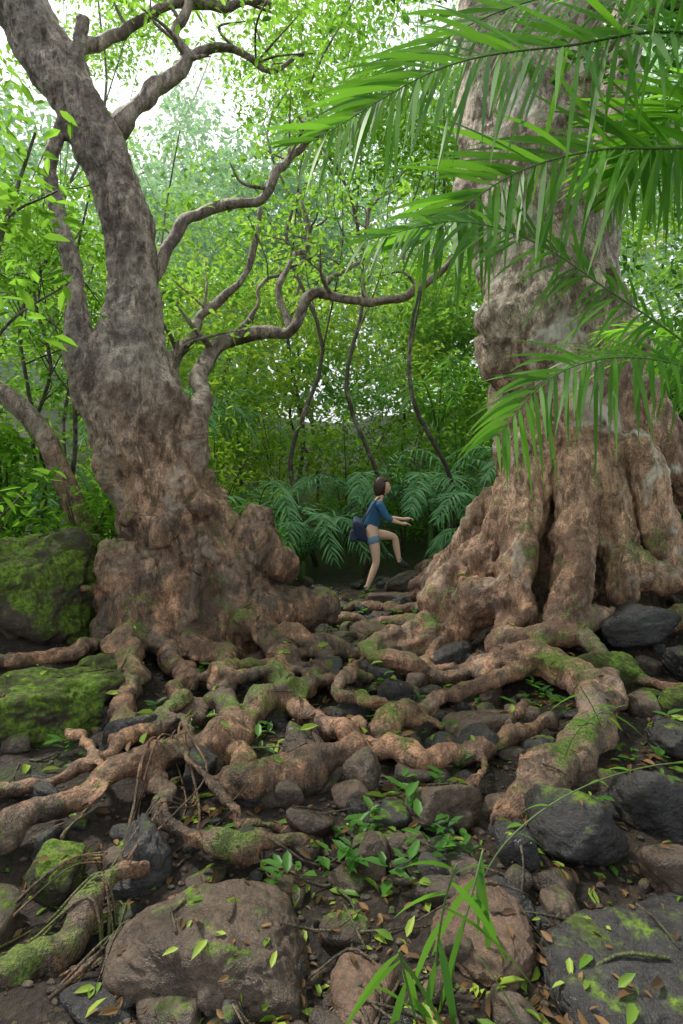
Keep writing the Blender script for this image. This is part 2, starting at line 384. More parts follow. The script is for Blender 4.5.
rootsL = [
 [(-1.9,5.3,.28,.8),(-1.85,4.9,.19,.25),(-1.62,4.45,.13,.14),(-1.45,4.0,.11,.14),(-1.38,3.7,.10,.05),(-1.30,3.35,.08,.0)],
 [(-2.1,5.3,.24,.5),(-2.1,4.95,.12,.15),(-2.3,4.6,.08,.07),(-2.6,4.4,.07,.05),(-3.1,4.25,.06,.02)],
 [(-1.5,5.3,.30,.5),(-1.3,4.95,.16,.2),(-.95,4.6,.11,.15),(-.85,4.1,.09,.13),(-.80,3.7,.085,.12),(-.62,3.3,.09,.10),(-.98,2.98,.09,.10),(-1.25,2.65,.08,.08),(-1.5,2.38,.08,.08),(-1.75,2.2,.07,.04)],
 [(-1.0,5.4,.30,.4),(-.7,5.1,.15,.2),(-.3,5.0,.11,.16),(.08,5.05,.09,.12),(.35,5.2,.06,.02)],
 [(-.9,5.3,.22,.35),(-.55,4.8,.14,.14),(-.47,4.25,.11,.13),(-.42,3.9,.10,.14),(-.62,3.5,.09,.08),(-.60,3.15,.09,.05),(-.5,2.9,.09,.05)],
 [(-.60,2.82,.09,.05),(-.3,2.90,.12,.06),(-.02,3.10,.11,.09),(.08,3.45,.07,.06),(.1,3.7,.06,.0)],
 [(-1.0,2.95,.08,.06),(-.80,2.6,.065,.08),(-.66,2.42,.06,.07),(-.42,2.38,.05,.05),(-.15,2.5,.04,.02)],
 [(-1.35,1.62,.06,.01),(-1.1,1.80,.065,.02),(-.95,2.0,.06,.03),(-.85,2.2,.05,.02),(-.78,2.35,.04,-.03)],
 [(-1.7,5.2,.2,.3),(-1.55,4.8,.12,.14),(-1.2,4.4,.09,.10),(-1.15,4.0,.07,.09),(-1.05,3.6,.07,.07),(-1.25,3.1,.06,.06),(-1.6,2.85,.06,.05),(-2.1,2.7,.05,.02)],
 [(-.3,5.3,.12,.15),(-.15,4.8,.09,.10),(-.2,4.35,.08,.08),(-.3,3.9,.08,.08),(-.25,3.65,.07,.07),(.0,3.38,.075,.06)],
 [(-.2,4.9,.05,.12),(-.55,4.5,.05,.16),(-.85,4.35,.05,.14),(-1.1,4.3,.045,.05)],
 [(-.6,3.9,.045,.06),(-.3,4.2,.05,.12),(.0,4.35,.05,.10),(.25,4.6,.05,.05)],
 [(-1.1,3.6,.03,.1),(-.9,3.3,.035,.14),(-.75,2.95,.03,.12),(-.5,2.6,.03,.06),(-.2,2.6,.025,.03)],
 [(-1.6,3.4,.035,.07),(-1.3,3.0,.04,.08),(-1.1,2.7,.035,.11),(-1.2,2.4,.03,.04)],
 [(-1.3,4.5,.05,.16),(-1.0,4.15,.05,.2),(-.6,4.1,.05,.2),(-.3,4.5,.045,.12),(-.05,4.7,.04,.05)],
]
for k, r_ in enumerate(rootsL): root(G, r_, k+1)
tL = remeshed(G, 'trunk_and_roots', M_barkL, .0185, treeL, bark_disp_g(1.7), 4); solids.append(tL)
G = Geo()
limb(G, [(-1.55,5.75,1.9,.17),(-1.50,5.85,2.2,.12),(-1.52,6.2,2.55,.095),(-1.68,6.8,3.05,.08),(-1.31,7.0,3.48,.08),(-.63,7.0,3.54,.07),(-.26,7.0,3.95,.06),(.4,7.0,3.85,.05),(.97,7.1,4.1,.045),(1.5,7.2,4.7,.035)], 1, 8)
limb(G, [(-1.75,5.9,1.9,.16),(-1.78,6.3,2.5,.08),(-1.95,6.8,3.1,.065),(-1.7,7.0,3.75,.055),(-1.25,7.0,4.25,.045),(-.95,7.1,5.0,.03)], 2, 6)
limb(G, [(-2.16,5.95,3.6,.13),(-1.95,6.2,4.1,.075),(-1.45,6.5,4.75,.065),(-.85,6.5,5.0,.055),(-.5,6.6,5.6,.045),(.2,6.7,6.0,.03)], 3, 7)
limb(G, [(-.63,7.0,3.54,.045),(-.8,7.2,4.2,.035),(-.4,7.5,4.9,.03),(-.6,7.6,5.6,.02)], 4, 5)
limb(G, [(-.26,7.0,3.95,.04),(-.1,7.2,4.3,.03),(.3,7.4,4.7,.025),(.35,7.5,5.3,.02)], 5, 5)
limb(G, [(-1.31,7.0,3.48,.04),(-1.1,7.2,3.9,.03),(-.9,7.3,4.3,.025),(-.3,7.4,4.6,.02)], 6, 4)
limb(G, [(-2.5,5.85,5.0,.13),(-2.1,6.1,5.8,.085),(-1.75,6.3,6.3,.07),(-1.8,6.4,6.9,.05),(-1.2,6.5,7.8,.03)], 7, 7)
limb(G, [(-2.9,5.8,5.8,.11),(-2.4,6.2,6.6,.07),(-1.6,6.6,7.2,.055),(-.8,6.8,7.3,.035)], 8, 7)
limb(G, [(-1.75,6.3,6.3,.05),(-1.3,6.5,6.6,.04),(-.9,6.7,6.5,.03),(-.4,6.9,6.8,.015)], 9, 5)
G.obj('limbs', M_barkL, treeL)

treeR = empty('gnarled_tree.001')
G = Geo()
tb(G, [(2.42,5.9,-.2,.95),(2.42,5.9,.6,.78),(2.38,5.85,1.2,.70),(2.32,5.8,1.8,.68),(2.24,5.8,2.5,.70),(2.14,5.8,3.2,.71),(2.03,5.8,3.9,.62),(1.87,5.8,4.7,.66),(1.78,5.8,5.5,.60),(1.78,5.8,6.5,.55),(1.9,5.8,8,.48),(2.1,5.8,9.6,.36),(2.0,5.9,11,.2)], 5, .18, 32)
tb(G, [(2.7,6.2,1.0,.4),(2.95,6.4,2.6,.28),(2.92,6.5,4.2,.23),(3.25,6.6,6.5,.2),(3.5,6.8,9,.14)])
tb(G, [(1.9,5.8,6.4,.3),(1.3,5.9,7.4,.18),(.6,6.1,8.2,.12),(-.3,6.3,8.9,.06)])
tb(G, [(2.0,5.7,6.0,.4),(2.9,5.5,6.9,.24),(3.8,5.4,7.8,.15)])
tb(G, [(2.0,5.5,4.6,.2),(2.1,5.0,5.0,.08),(2.4,4.6,5.3,.06),(2.9,4.4,5.3,.04)], 5, .1, 12)
for b in [(1.52,5.5,2.78,.22),(1.58,5.45,3.1,.25),(1.36,5.75,4.5,.22),(2.3,5.2,3.4,.16),(2.7,5.4,2.9,.22)]: sph(G, *b, 1.25)
for k, bt in enumerate([
 [(1.95,5.40,2.3,.2),(1.72,5.25,1.6,.2),(1.58,5.08,.95,.18),(1.42,4.9,.5,.18)],
 [(2.2,5.25,2.0,.17),(2.08,5.05,1.2,.17),(1.95,4.85,.7,.17),(1.8,4.7,.35,.15)],
 [(2.45,5.3,1.7,.14),(2.45,5.05,1.0,.14),(2.40,4.85,.55,.13)],
 [(2.7,5.3,2.0,.18),(2.85,5.1,1.2,.16),(3.0,4.95,.75,.14),(3.3,4.8,.5,.12)],
 [(2.8,5.6,2.4,.3),(3.2,5.5,1.75,.24),(3.65,5.4,1.3,.2),(4.3,5.3,1.0,.16)],
 [(1.80,5.7,1.6,.25),(1.5,5.6,.95,.24),(1.15,5.5,.6,.22),(.9,5.45,.35,.2)],
 [(2.4,6.4,1.6,.4),(2.3,7.0,.8,.3),(2.2,7.8,.3,.15)],
 [(1.9,6.3,1.3,.4),(1.4,6.8,.6,.25),(.95,7.2,.3,.15)],
 [(2.3,5.2,1.1,.14),(2.65,4.95,.75,.13),(3.1,4.85,.72,.12),(3.7,4.8,.7,.11)]]):
    tb(G, bt, 5, .22, 16, k*3)
rootsR = [
 [(1.35,5.3,.28,.45),(1.0,5.35,.24,.25),(.65,5.3,.20,.18),(.35,5.15,.16,.12),(.2,4.95,.10,.02)],
 [(1.6,5.0,.20,.35),(1.42,4.85,.13,.25),(1.28,4.68,.12,.20),(1.5,4.55,.11,.20),(1.9,4.6,.11,.18),(2.3,4.75,.11,.16),(2.8,4.75,.11,.17),(3.4,4.8,.10,.15),(4.0,4.9,.09,.1)],
 [(1.08,4.38,.10,.07),(1.28,4.42,.15,.14),(1.58,4.28,.15,.14),(1.68,3.85,.145,.12),(1.52,3.4,.14,.12),(1.2,3.0,.13,.10),(.92,2.72,.11,.06),(.78,2.58,.08,-.01)],
 [(.15,5.05,.10,.12),(.42,4.65,.10,.12),(.75,4.42,.09,.12),(1.2,4.55,.09,.10),(1.6,4.8,.10,.05)],
 [(-.28,3.62,.07,.10),(.0,3.35,.065,.11),(.22,3.15,.06,.10),(.45,3.05,.06,.09),(.75,3.18,.055,.08),(1.0,3.35,.05,.08),(1.35,3.55,.045,.06)],
 [(.18,3.48,.06,.07),(.35,3.55,.07,.12),(.65,3.85,.07,.13),(1.0,4.05,.07,.12),(1.4,4.25,.07,.10)],
 [(1.9,4.8,.10,.2),(2.0,4.3,.08,.10),(2.3,3.9,.07,.08),(2.7,3.6,.06,.06)],
 [(.9,5.2,.1,.15),(.75,4.9,.07,.08),(.95,4.7,.06,.06),(1.2,4.9,.06,.06)],
 [(.05,7.2,.07,.03),(.5,7.0,.08,.06),(1.0,6.6,.10,.1),(1.5,6.2,.12,.1)],
 [(-.2,6.6,.06,.02),(.3,6.4,.07,.05),(.8,6.0,.10,.1),(1.3,5.7,.12,.1)],
 [(1.3,3.9,.03,.06),(1.0,3.4,.035,.07),(.6,2.85,.03,.06),(.3,2.7,.025,.03)],
 [(.1,4.5,.05,.14),(.0,4.0,.05,.16),(.25,3.7,.05,.12),(.6,3.5,.045,.06)],
]
for k, r_ in enumerate(rootsR): root(G, r_, k+31)
tR = remeshed(G, 'trunk_and_roots', M_barkR, .0195, treeR, bark_disp_g(1.3), 4); solids.append(tR)

# ------------------------------------------------------------------ boulders (h = height of centre above the ground)
def boulder(c, r, mat, seed, rot=0., sub=5, tilt=0., p=9, name='boulder', rough=.07, npl=11):
    W, F = rockshape(sub, seed, p=p, rough=rough, npl=npl)
    W = W*np.array(r); ca, sa = math.cos(tilt), math.sin(tilt)
    W = np.stack([W[:,0]*ca-W[:,2]*sa, W[:,1], W[:,0]*sa+W[:,2]*ca], 1)
    ca, sa = math.cos(rot), math.sin(rot)
    W = np.stack([W[:,0]*ca-W[:,1]*sa, W[:,0]*sa+W[:,1]*ca, W[:,2]], 1)
    zc = c[2]+float(ground(c[0], c[1], False)[0])
    G = Geo(); G.add(W+np.array((c[0], c[1], zc)), F); o = G.obj(name, mat); solids.append(o); return o
mb = 'mossy_boulder'
boulder((-3.0,5.35,.25), (.95,.75,.78), M_rock_m, 3, .3, 6, .1, 5, mb, .16, 6)
boulder((-3.7,4.9,.1), (.7,.6,.6), M_rock_m, 33, .3, 5, .1, 5, mb, .16, 6)
boulder((-2.02,3.75,.02), (.60,.45,.36), M_rock_m, 4, .1, 6, .05, 5, mb, .14, 6)
boulder((-1.9,4.5,.02), (.3,.25,.18), M_rock_m, 44, .1, 5, .05, 5, mb, .14, 6)
boulder((3.35,5.15,.60), (.33,.25,.25), M_rock_m, 6, 0, 5, 0, 6, mb)
boulder((3.6,5.2,.2), (.5,.4,.4), M_rock_m, 61, 0, 5, 0, 6, mb)
boulder((-.36,1.88,-.0), (.44,.38,.26), M_rock_b, 8, .1, 6, -.05, 7)
boulder((.97,1.80,-.01), (.38,.38,.19), M_rock_d, 9, .2, 6, 0, 7)
boulder((1.0,2.42,.07), (.21,.17,.14), M_rock_d, 10, .2)
boulder((1.45,2.62,.05), (.20,.18,.17), M_rock_d, 12, 0, 5, 0, 6)
boulder((1.36,2.15,.06), (.17,.15,.15), M_rock_b, 13)
boulder((.86,3.58,.08), (.30,.18,.17), M_rock_b, 14, .25)
boulder((.40,4.05,.1), (.19,.15,.16), M_rock_d, 15, 0, 5, 0, 6)
boulder((1.02,5.0,.12), (.28,.2,.2), M_rock_d, 16, .4, 5, .2, 6)
boulder((2.42,4.65,.18), (.40,.25,.24), M_rock_d, 17, .2, 5, .1)
boulder((2.0,4.25,.08), (.34,.2,.2), M_rock_m, 18)
boulder((2.7,4.2,.12), (.36,.25,.22), M_rock_d, 19)
boulder((2.3,3.7,.05), (.3,.22,.18), M_rock_m, 20)
boulder((1.85,3.2,.05), (.22,.18,.12), M_rock_d, 201)
boulder((.50,1.98,-.02), (.22,.36,.17), M_rock_t, 21, .15, 6, 0, 7)
boulder((.08,1.74,-.01), (.15,.18,.14), M_rock_t, 22)
boulder((.13,2.3,.06), (.07,.07,.13), M_rock_b, 23)
boulder((-.80,2.33,.05), (.10,.09,.14), M_rock_d, 24, .4)
boulder((-1.15,2.32,.05), (.15,.12,.10), M_rock_m, 25)
boulder((.12,2.93,.07), (.11,.10,.13), M_rock_b, 26)
boulder((.50,2.72,.03), (.28,.15,.11), M_rock_b, 27, .5)
boulder((-1.0,3.75,.06), (.17,.13,.13), M_rock_t, 28)
boulder((-.25,3.3,.05), (.14,.12,.13), M_rock_s, 29)
boulder((.72,2.35,.06), (.10,.13,.15), M_rock_d, 30)
boulder((.92,8.12,.12), (.38,.34,.27), M_rock_s, 31, .2)
boulder((1.35,8.0,.2), (.4,.3,.28), M_rock_t, 32)
boulder((.9,7.3,.06), (.4,.25,.2), M_rock_b, 33)
boulder((.2,6.6,.0), (.35,.25,.15), M_rock_d, 34)
boulder((-.1,7.6,.02), (.3,.25,.14), M_rock_b, 35)
boulder((-.15,4.6,.03), (.22,.18,.14), M_rock_d, 36)
boulder((.45,5.9,.03), (.3,.2,.16), M_rock_t, 37)
boulder((-.05,3.75,.0), (.15,.12,.14), M_rock_d, 38)
boulder((.2,2.65,.02), (.16,.12,.10), M_rock_d, 39)
boulder((-.15,2.62,.02), (.13,.11,.10), M_rock_b, 40)
boulder((.78,2.05,.02), (.09,.11,.10), M_rock_b, 41)
boulder((1.25,3.0,.02), (.16,.13,.10), M_rock_b, 42)
boulder((-.75,3.0,.06), (.15,.12,.13), M_rock_d, 43)
boulder((-1.25,3.4,.06), (.18,.14,.13), M_rock_d, 46)
boulder((-.65,4.5,.06), (.18,.15,.16), M_rock_d, 47)
boulder((.62,3.3,.05), (.15,.11,.12), M_rock_d, 48)

# scattered stones / gravel
for mi, (mt, cnt) in enumerate([(M_rock_s, 200), (M_rock_d, 300), (M_rock_b, 150)]):
    G = Geo()
    for k in range(cnt):
        y = 1.5+7.5*rng.random()**1.15; x = rng.normal(.1, .30*y*.75+.3)
        s = rng.uniform(.02, .06) if rng.random() < .35 else rng.uniform(.05, .13)
        if y > 2.8: s *= 1.35
        r = np.array([s, s*rng.uniform(.55, 1), s*rng.uniform(.4, .85)])
        W, F = rockshape(3 if s < .08 else 4, 100+k+mi*1000, p=8); a = rng.uniform(0, 6.28)
        W = W*r; W = np.stack([W[:,0]*math.cos(a)-W[:,1]*math.sin(a), W[:,0]*math.sin(a)+W[:,1]*math.cos(a), W[:,2]], 1)
        if abs(x-.33) < .25 and abs(y-8) < .3: continue
        G.add(W+np.array([x, y, gz(x, y)+r[2]*.25]), F)
    solids.append(G.obj('scattered_stones', mt))
G = Geo()
tm = [rockshape(2, 900+k, p=6) for k in range(8)]
for k in range(3000):
    y = 1.4+5.5*rng.random()**1.6; x = rng.normal(0, .28*y+.2)
    s = rng.uniform(.006, .022); W, F = tm[k % 8]
    G.add(W*s*np.array([1, .8, .6])+np.array([x, y, gz(x, y)+s*.2]), F)
G.obj('gravel', M_rock_s)

# ------------------------------------------------------------------ BVH of solid things, for dropping litter
def bvh_of(objs):
    V = []; F = []; off = 0
    for o in objs:
        me = o.data; n = len(me.vertices); co = np.zeros(n*3, np.float32); me.vertices.foreach_get('co', co)
        V.append(co.reshape(-1, 3)); F += [[v+off for v in p.vertices] for p in me.polygons]; off += n
    return BVHTree.FromPolygons(np.concatenate(V).tolist(), F)
bvh = bvh_of(solids)
def drop(x, y, top=1.2):
    h = bvh.ray_cast(Vector((x, y, top)), Vector((0, 0, -1)))
    return h[0], h[1]

# ------------------------------------------------------------------ leaves
def leaf_geo(C, D, Nn, Ln, Wd, fold=.25, droop=.12, quads=2):
    C = np.asarray(C); n = len(C); D = D/np.linalg.norm(D, axis=1)[:, None]
    Nn = Nn-D*(Nn*D).sum(1)[:, None]; Nn /= np.linalg.norm(Nn, axis=1)[:, None]+1e-9
    S = np.cross(D, Nn); Ln = np.broadcast_to(Ln, (n,))[:, None]; Wd = np.broadcast_to(Wd, (n,))[:, None]
    tip = C+D*Ln-Nn*droop*Ln
    if quads == 1:
        a = C+D*Ln*.45-S*Wd*.5+Nn*fold*Wd; b = C+D*Ln*.45+S*Wd*.5+Nn*fold*Wd
        V = np.stack([C, a, tip, b], 1).reshape(-1, 3); k = np.arange(n)[:, None]*4
        return V, k+np.array([[0, 3, 2, 1]])
    a1 = C+D*Ln*.28-S*Wd*.46+Nn*fold*Wd; a2 = C+D*Ln*.66-S*Wd*.40+Nn*(fold*Wd-droop*.35*Ln)
    b1 = C+D*Ln*.28+S*Wd*.46+Nn*fold*Wd; b2 = C+D*Ln*.66+S*Wd*.40+Nn*(fold*Wd-droop*.35*Ln)
    V = np.stack([C, a1, a2, tip, b2, b1], 1).reshape(-1, 3); k = np.arange(n)[:, None]*6
    return V, [k+np.array([[0, 5, 4, 3]]), k+np.array([[0, 3, 2, 1]])]
def cloud(centers, nper, spread, L0, quads=1, asp=.48, flat=.5, up=1.0):
    c = np.repeat(np.asarray(centers, float), nper, 0); n = len(c)
    c = c+rng.normal(size=(n, 3))*spread*np.array([1, 1, flat])
    D = rng.normal(size=(n, 3)); D[:, 2] = D[:, 2]*.4-.35
    Nn = rng.normal(size=(n, 3))*.6; Nn[:, 2] += up
    Ln = L0*rng.uniform(.6, 1.25, n)
    return leaf_geo(c, D, Nn, Ln, Ln*asp, .15, .12, quads)

def forest_tree(x, y, h, r0, cR, ncl, nper, L0, mat, lean=(0, 0), bark=None, zc=None, quads=1, spread=.38, nl=8):
    z0 = gz(x, y)-.2
    e = empty('forest_tree')
    zc = h*.72 if zc is None else zc
    cc = np.array([x+lean[0]*.75, y+lean[1]*.75, z0+zc]); cR = np.array(cR)
    q = rng.normal(size=(ncl, 3)); q /= np.linalg.norm(q, axis=1)[:, None]
    q *= rng.uniform(.25, 1, ncl)[:, None]**.45
    cl = cc+q*cR*(1+.25*rng.normal(size=(ncl, 1)))
    B = Geo(); nseg = 7; t = np.linspace(0, 1, nseg)
    P = np.stack([x+lean[0]*t**1.3+rng.normal(size=nseg)*.035*h, y+lean[1]*t+rng.normal(size=nseg)*.02*h, z0+h*t, r0*(1-.85*t)+.008], 1); P[0, :2] = (x, y)
    C = catmull(P, 4); V, F = tube(C, 8, .1); B.add(V, F)
    for k in range(min(ncl, nl)):
        s = C[int(rng.uniform(.35, .95)*(len(C)-1))]; d = cl[k]
        if d[2] < s[2]-.3: s = C[int(.4*len(C))]
        a_ = s[:3]*.65+d*.35+rng.normal(size=3)*.25; b_ = s[:3]*.3+d*.7+rng.normal(size=3)*.25; rr = s[3]*.5
        V, F = tube(catmull([[*s[:3], rr], [*a_, rr*.7], [*b_, rr*.4], [*d, .008]], 4), 6); B.add(V, F)
    B.obj('trunk', bark or M_barkB, e)
    L = Geo(); L.add(*cloud(cl, nper, spread, L0, quads)); L.obj('crown', mat, e, False)
    return e
for (x, y, h, cR, mt) in [
 (-6.5,9,7.5,(2.2,1.6,3.4),M_leaf_mid),(-4.4,11,8,(2.0,1.6,3.6),M_leaf_lt),(-2.4,12.5,6,(1.9,1.6,2.8),M_leaf_yg),(-.6,13.5,7,(2.0,1.6,3.2),M_leaf_yg),
 (1.1,12.8,6.5,(1.9,1.6,3.0),M_leaf_lt),(3.0,13.5,8,(2.2,1.6,3.6),M_leaf_lt),(5.0,12,8,(2.2,1.8,3.8),M_leaf_mid),(7,10,8,(2.2,1.8,3.6),M_leaf_dk)]:
    forest_tree(x, y, h, .035, cR, 85, 38, .16, mt, (rng.normal()*.8, rng.normal()*.3), zc=h*.5, spread=.28, nl=3)
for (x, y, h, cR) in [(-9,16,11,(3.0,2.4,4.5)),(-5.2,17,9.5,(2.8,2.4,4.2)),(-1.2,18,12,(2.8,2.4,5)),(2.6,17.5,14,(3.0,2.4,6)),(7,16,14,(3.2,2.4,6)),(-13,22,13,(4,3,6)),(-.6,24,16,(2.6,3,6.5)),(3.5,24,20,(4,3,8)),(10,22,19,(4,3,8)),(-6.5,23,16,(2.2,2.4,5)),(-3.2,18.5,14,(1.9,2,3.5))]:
    forest_tree(x, y, h, .08, cR, 100, 34, .26, M_leaf_hazed, (rng.normal()*.8, 0), zc=h*.58, spread=.40, nl=4)
for (x, y, h, cR, mt) in [(-5.8,7.5,8.0,(1.4,1.4,1.8),M_leaf_mid),(.3,9.5,9.8,(2.0,1.4,1.6),M_leaf_mid),(1.6,9.4,8.6,(1.3,1.2,1.1),M_leaf_mid),(4.6,7.5,9,(2,1.4,2.4),M_leaf_dk),(-.4,10.5,12.5,(1.6,1.4,1.8),M_leaf_mid),(3.4,10.5,12,(2.0,1.6,2.4),M_leaf_mid),(-1.2,12.5,13,(1.5,1.3,1.4),M_leaf_lt),(-5.4,11.5,12.5,(1.5,1.3,1.6),M_leaf_lt)]:
    forest_tree(x, y, h, .04, cR, 60, 46, .12, mt, (rng.normal()*.5, 0), zc=h*.84, spread=.25, nl=5)
# unseen trees added behind and beside the viewpoint to shade the foreground
for (x, y, h) in [(-3.6,-2.2,9.5),(3.8,-1.6,9),(.4,-4.5,10.5),(-6,1.5,9),(6.5,2,9)]:
    forest_tree(x, y, h, .14, (2.6,2.3,2.0), 80, 38, .22, M_leaf_dk, (0, 0), zc=h*.8, spread=.4)
def limb_leaves(parent, pts, nper, spread, L0, mat):
    L = Geo(); L.add(*cloud(np.array(pts), nper, spread, L0, 2)); L.obj('crown', mat, parent, False)
limb_leaves(treeL, [(-.5,7.6,5.6),(-.95,7.1,5.1),(.2,6.7,6.0),(1.5,7.2,4.8),(.9,7.2,4.5),(-1.2,6.5,7.8),(-4.2,6,9.5),(-4.3,6.2,10.2),(-4,6,8.8),(-.5,7.4,4.9),(.1,7.1,4.3),(-.9,6.7,5.5),(-.2,7.0,5.2),(.5,7.2,5.4),(-.8,6.8,7.4),(-2.2,6.3,6.9),(-3.2,5.9,7.4),(-.4,6.9,6.8),(-.9,6.7,6.4),(-1.5,6.5,7.3),(-2.7,6.2,7.1),(-.3,6.8,7.2)], 48, .30, .10, M_leaf_mid)
limb_leaves(treeL, LIMB_TIPS, 26, .17, .10, M_leaf_lt)
limb_leaves(treeR, [(-.3,6.3,8.9),(.4,6.2,8.4),(.0,6.5,8.2),(3.8,5.4,7.9),(3.2,5.5,7.4),(2,6,11),(2.3,5.8,10),(3.6,6.8,9.2),(1.2,5.9,7.8),(3.9,5.8,6.9),(.8,6.0,7.3)], 90, .5, .13, M_leaf_dk)
limb_leaves(treeR, [(2.2,4.9,5.2),(2.6,4.6,5.3),(3.0,4.4,5.2),(2.9,4.5,4.9),(2.3,4.6,5.5),(3.3,4.4,5.0)], 60, .24, .13, M_leaf_dk)

for mt, n_, sd_ in ((M_leaf_lt, 280, 0.), (M_leaf_yg, 240, 7.), (M_leaf_mid, 200, 15.)):
    cl = []
    while len(cl) < n_:
        x = rng.uniform(-8, 8); y = rng.uniform(11.2, 15); hh = rng.uniform(0, 5.5)
        if fbm(np.array([[x+sd_, y, hh]]), .8, 2)[0] < .12: continue
        cl.append((x, y, gz(x, y)+hh))
    L = Geo(); L.add(*cloud(cl, 38, .25, .17, 1, .5)); L.obj('understory_foliage', mt, None, False)

def shrub(x, y, h, w, n, L0, mat, nper=26, stems=5, name='shrub'):
    e = empty(name); z0 = gz(x, y); S = Geo(); cl = []
    for k in range(stems):
        a = rng.uniform(0, 6.28); rr = w*rng.uniform(.4, 1)
        p = [(x, y, z0-.05, .014), (x+math.cos(a)*rr*.3, y+math.sin(a)*rr*.3, z0+h*.5, .010), (x+math.cos(a)*rr, y+math.sin(a)*rr, z0+h*rng.uniform(.8, 1), .005)]
        c = catmull(p, 6); V, F = tube(c, 6); S.add(V, F)
        for m_ in range(n): 
            q = c[int(rng.uniform(.2, 1)*(len(c)-1)), :3]; cl.append(q+rng.normal(size=3)*w*.22)
    S.obj('stems', M_barkB, e)
    L = Geo(); L.add(*cloud(cl, nper, .13+.06*w, L0, 2, .42)); L.obj('leaves', mat, e, False)
for (x, y, h, w, mt, L0) in [(-3.9,6.6,2.2,.8,M_leaf_mid,.14),(-5,7.5,3,1.1,M_leaf_lt,.14),(-3.3,8.2,2.4,1,M_leaf_lt,.12),(-2.1,9.5,2.4,1,M_leaf_yg,.12),(-1.2,10.9,3.0,1.1,M_leaf_yg,.12),(.1,11.4,3.0,1.2,M_leaf_yg,.12),(1.2,11,2.8,1.1,M_leaf_lt,.12),(2.2,10.8,2.6,1,M_leaf_lt,.12),(3.6,9,3,1,M_leaf_mid,.13),(4.6,7.6,3,1,M_leaf_dk,.14),(-4.2,5.6,1.6,.6,M_leaf_mid,.13),(-1.3,8.6,1.0,.6,M_leaf_lt,.10),(-3.4,6.1,.7,.6,M_leaf_mid,.10),(4.4,6.4,2.2,.8,M_leaf_mid,.14),(-4.6,4.4,3.2,.8,M_leaf_mid,.15),(-2.8,9.4,3.6,1.2,M_leaf_yg,.13),(-2.9,6.4,1.3,.5,M_leaf_mid,.10)]:
    shrub(x, y, h, w, 10, L0, mt, 24)
e = empty('sapling'); S = Geo(); cl = []
for p in [[(-2.9,4.2,0,.03),(-2.75,4.1,1.6,.025),(-2.45,4.0,3.0,.018),(-2.1,3.9,3.9,.01)],[(-2.75,4.1,1.9,.018),(-2.45,4.1,2.6,.012),(-2.0,4.2,3.0,.006)],[(-2.5,4.0,2.9,.015),(-2.3,3.9,3.3,.010),(-1.95,3.9,3.5,.006)],[(-2.9,4.2,.8,.015),(-2.6,4.4,1.3,.01),(-2.4,4.6,1.6,.006)],[(-2.45,4,3.0,.012),(-2.6,3.9,3.8,.008),(-2.4,3.8,4.3,.005)]]:
    c = catmull(p, 7); V, F = tube(c, 6); S.add(V, F); cl += [c[k, :3] for k in range(len(c)//2, len(c), 2)]
S.obj('stems', M_barkB, e); L = Geo(); L.add(*cloud(cl, 9, .14, .17, 2, .38)); L.obj('leaves', M_leaf_mid, e, False)
for (x, y, dx, h) in [(-3.4,7,.3,5),(-3.9,7.4,-.2,5.5),(-4.4,8,.5,6),(-3.0,7.6,-.5,4.5)]:
    forest_tree(x, y, h, .03, (.9,.8,1.0), 22, 34, .11, M_leaf_mid, (dx, 0), zc=h*.8, spread=.2)
e = empty('leaning_tree'); G = Geo(); tb(G, [(-2.7,6.4,.3,.20),(-2.85,6.4,1.0,.15),(-3.1,6.4,1.6,.13),(-3.4,6.45,2.2,.12),(-3.85,6.5,2.65,.11),(-4.5,6.7,2.95,.10),(-5.2,6.9,3.7,.08)], 5, .14, 12)
G.obj('trunk', M_barkL, e); L = Geo(); L.add(*cloud([(-5.2,6.9,3.8),(-5.4,7,4.3),(-4.9,6.9,4.0)], 60, .35, .13, 2)); L.obj('leaves', M_leaf_mid, e, False)
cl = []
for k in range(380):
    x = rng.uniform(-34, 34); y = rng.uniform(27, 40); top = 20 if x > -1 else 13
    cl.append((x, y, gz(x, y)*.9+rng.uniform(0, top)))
L = Geo(); L.add(*cloud(cl, 50, 1.2, .8, 1)); L.obj('distant_forest', M_leaf_hazed, None, False)

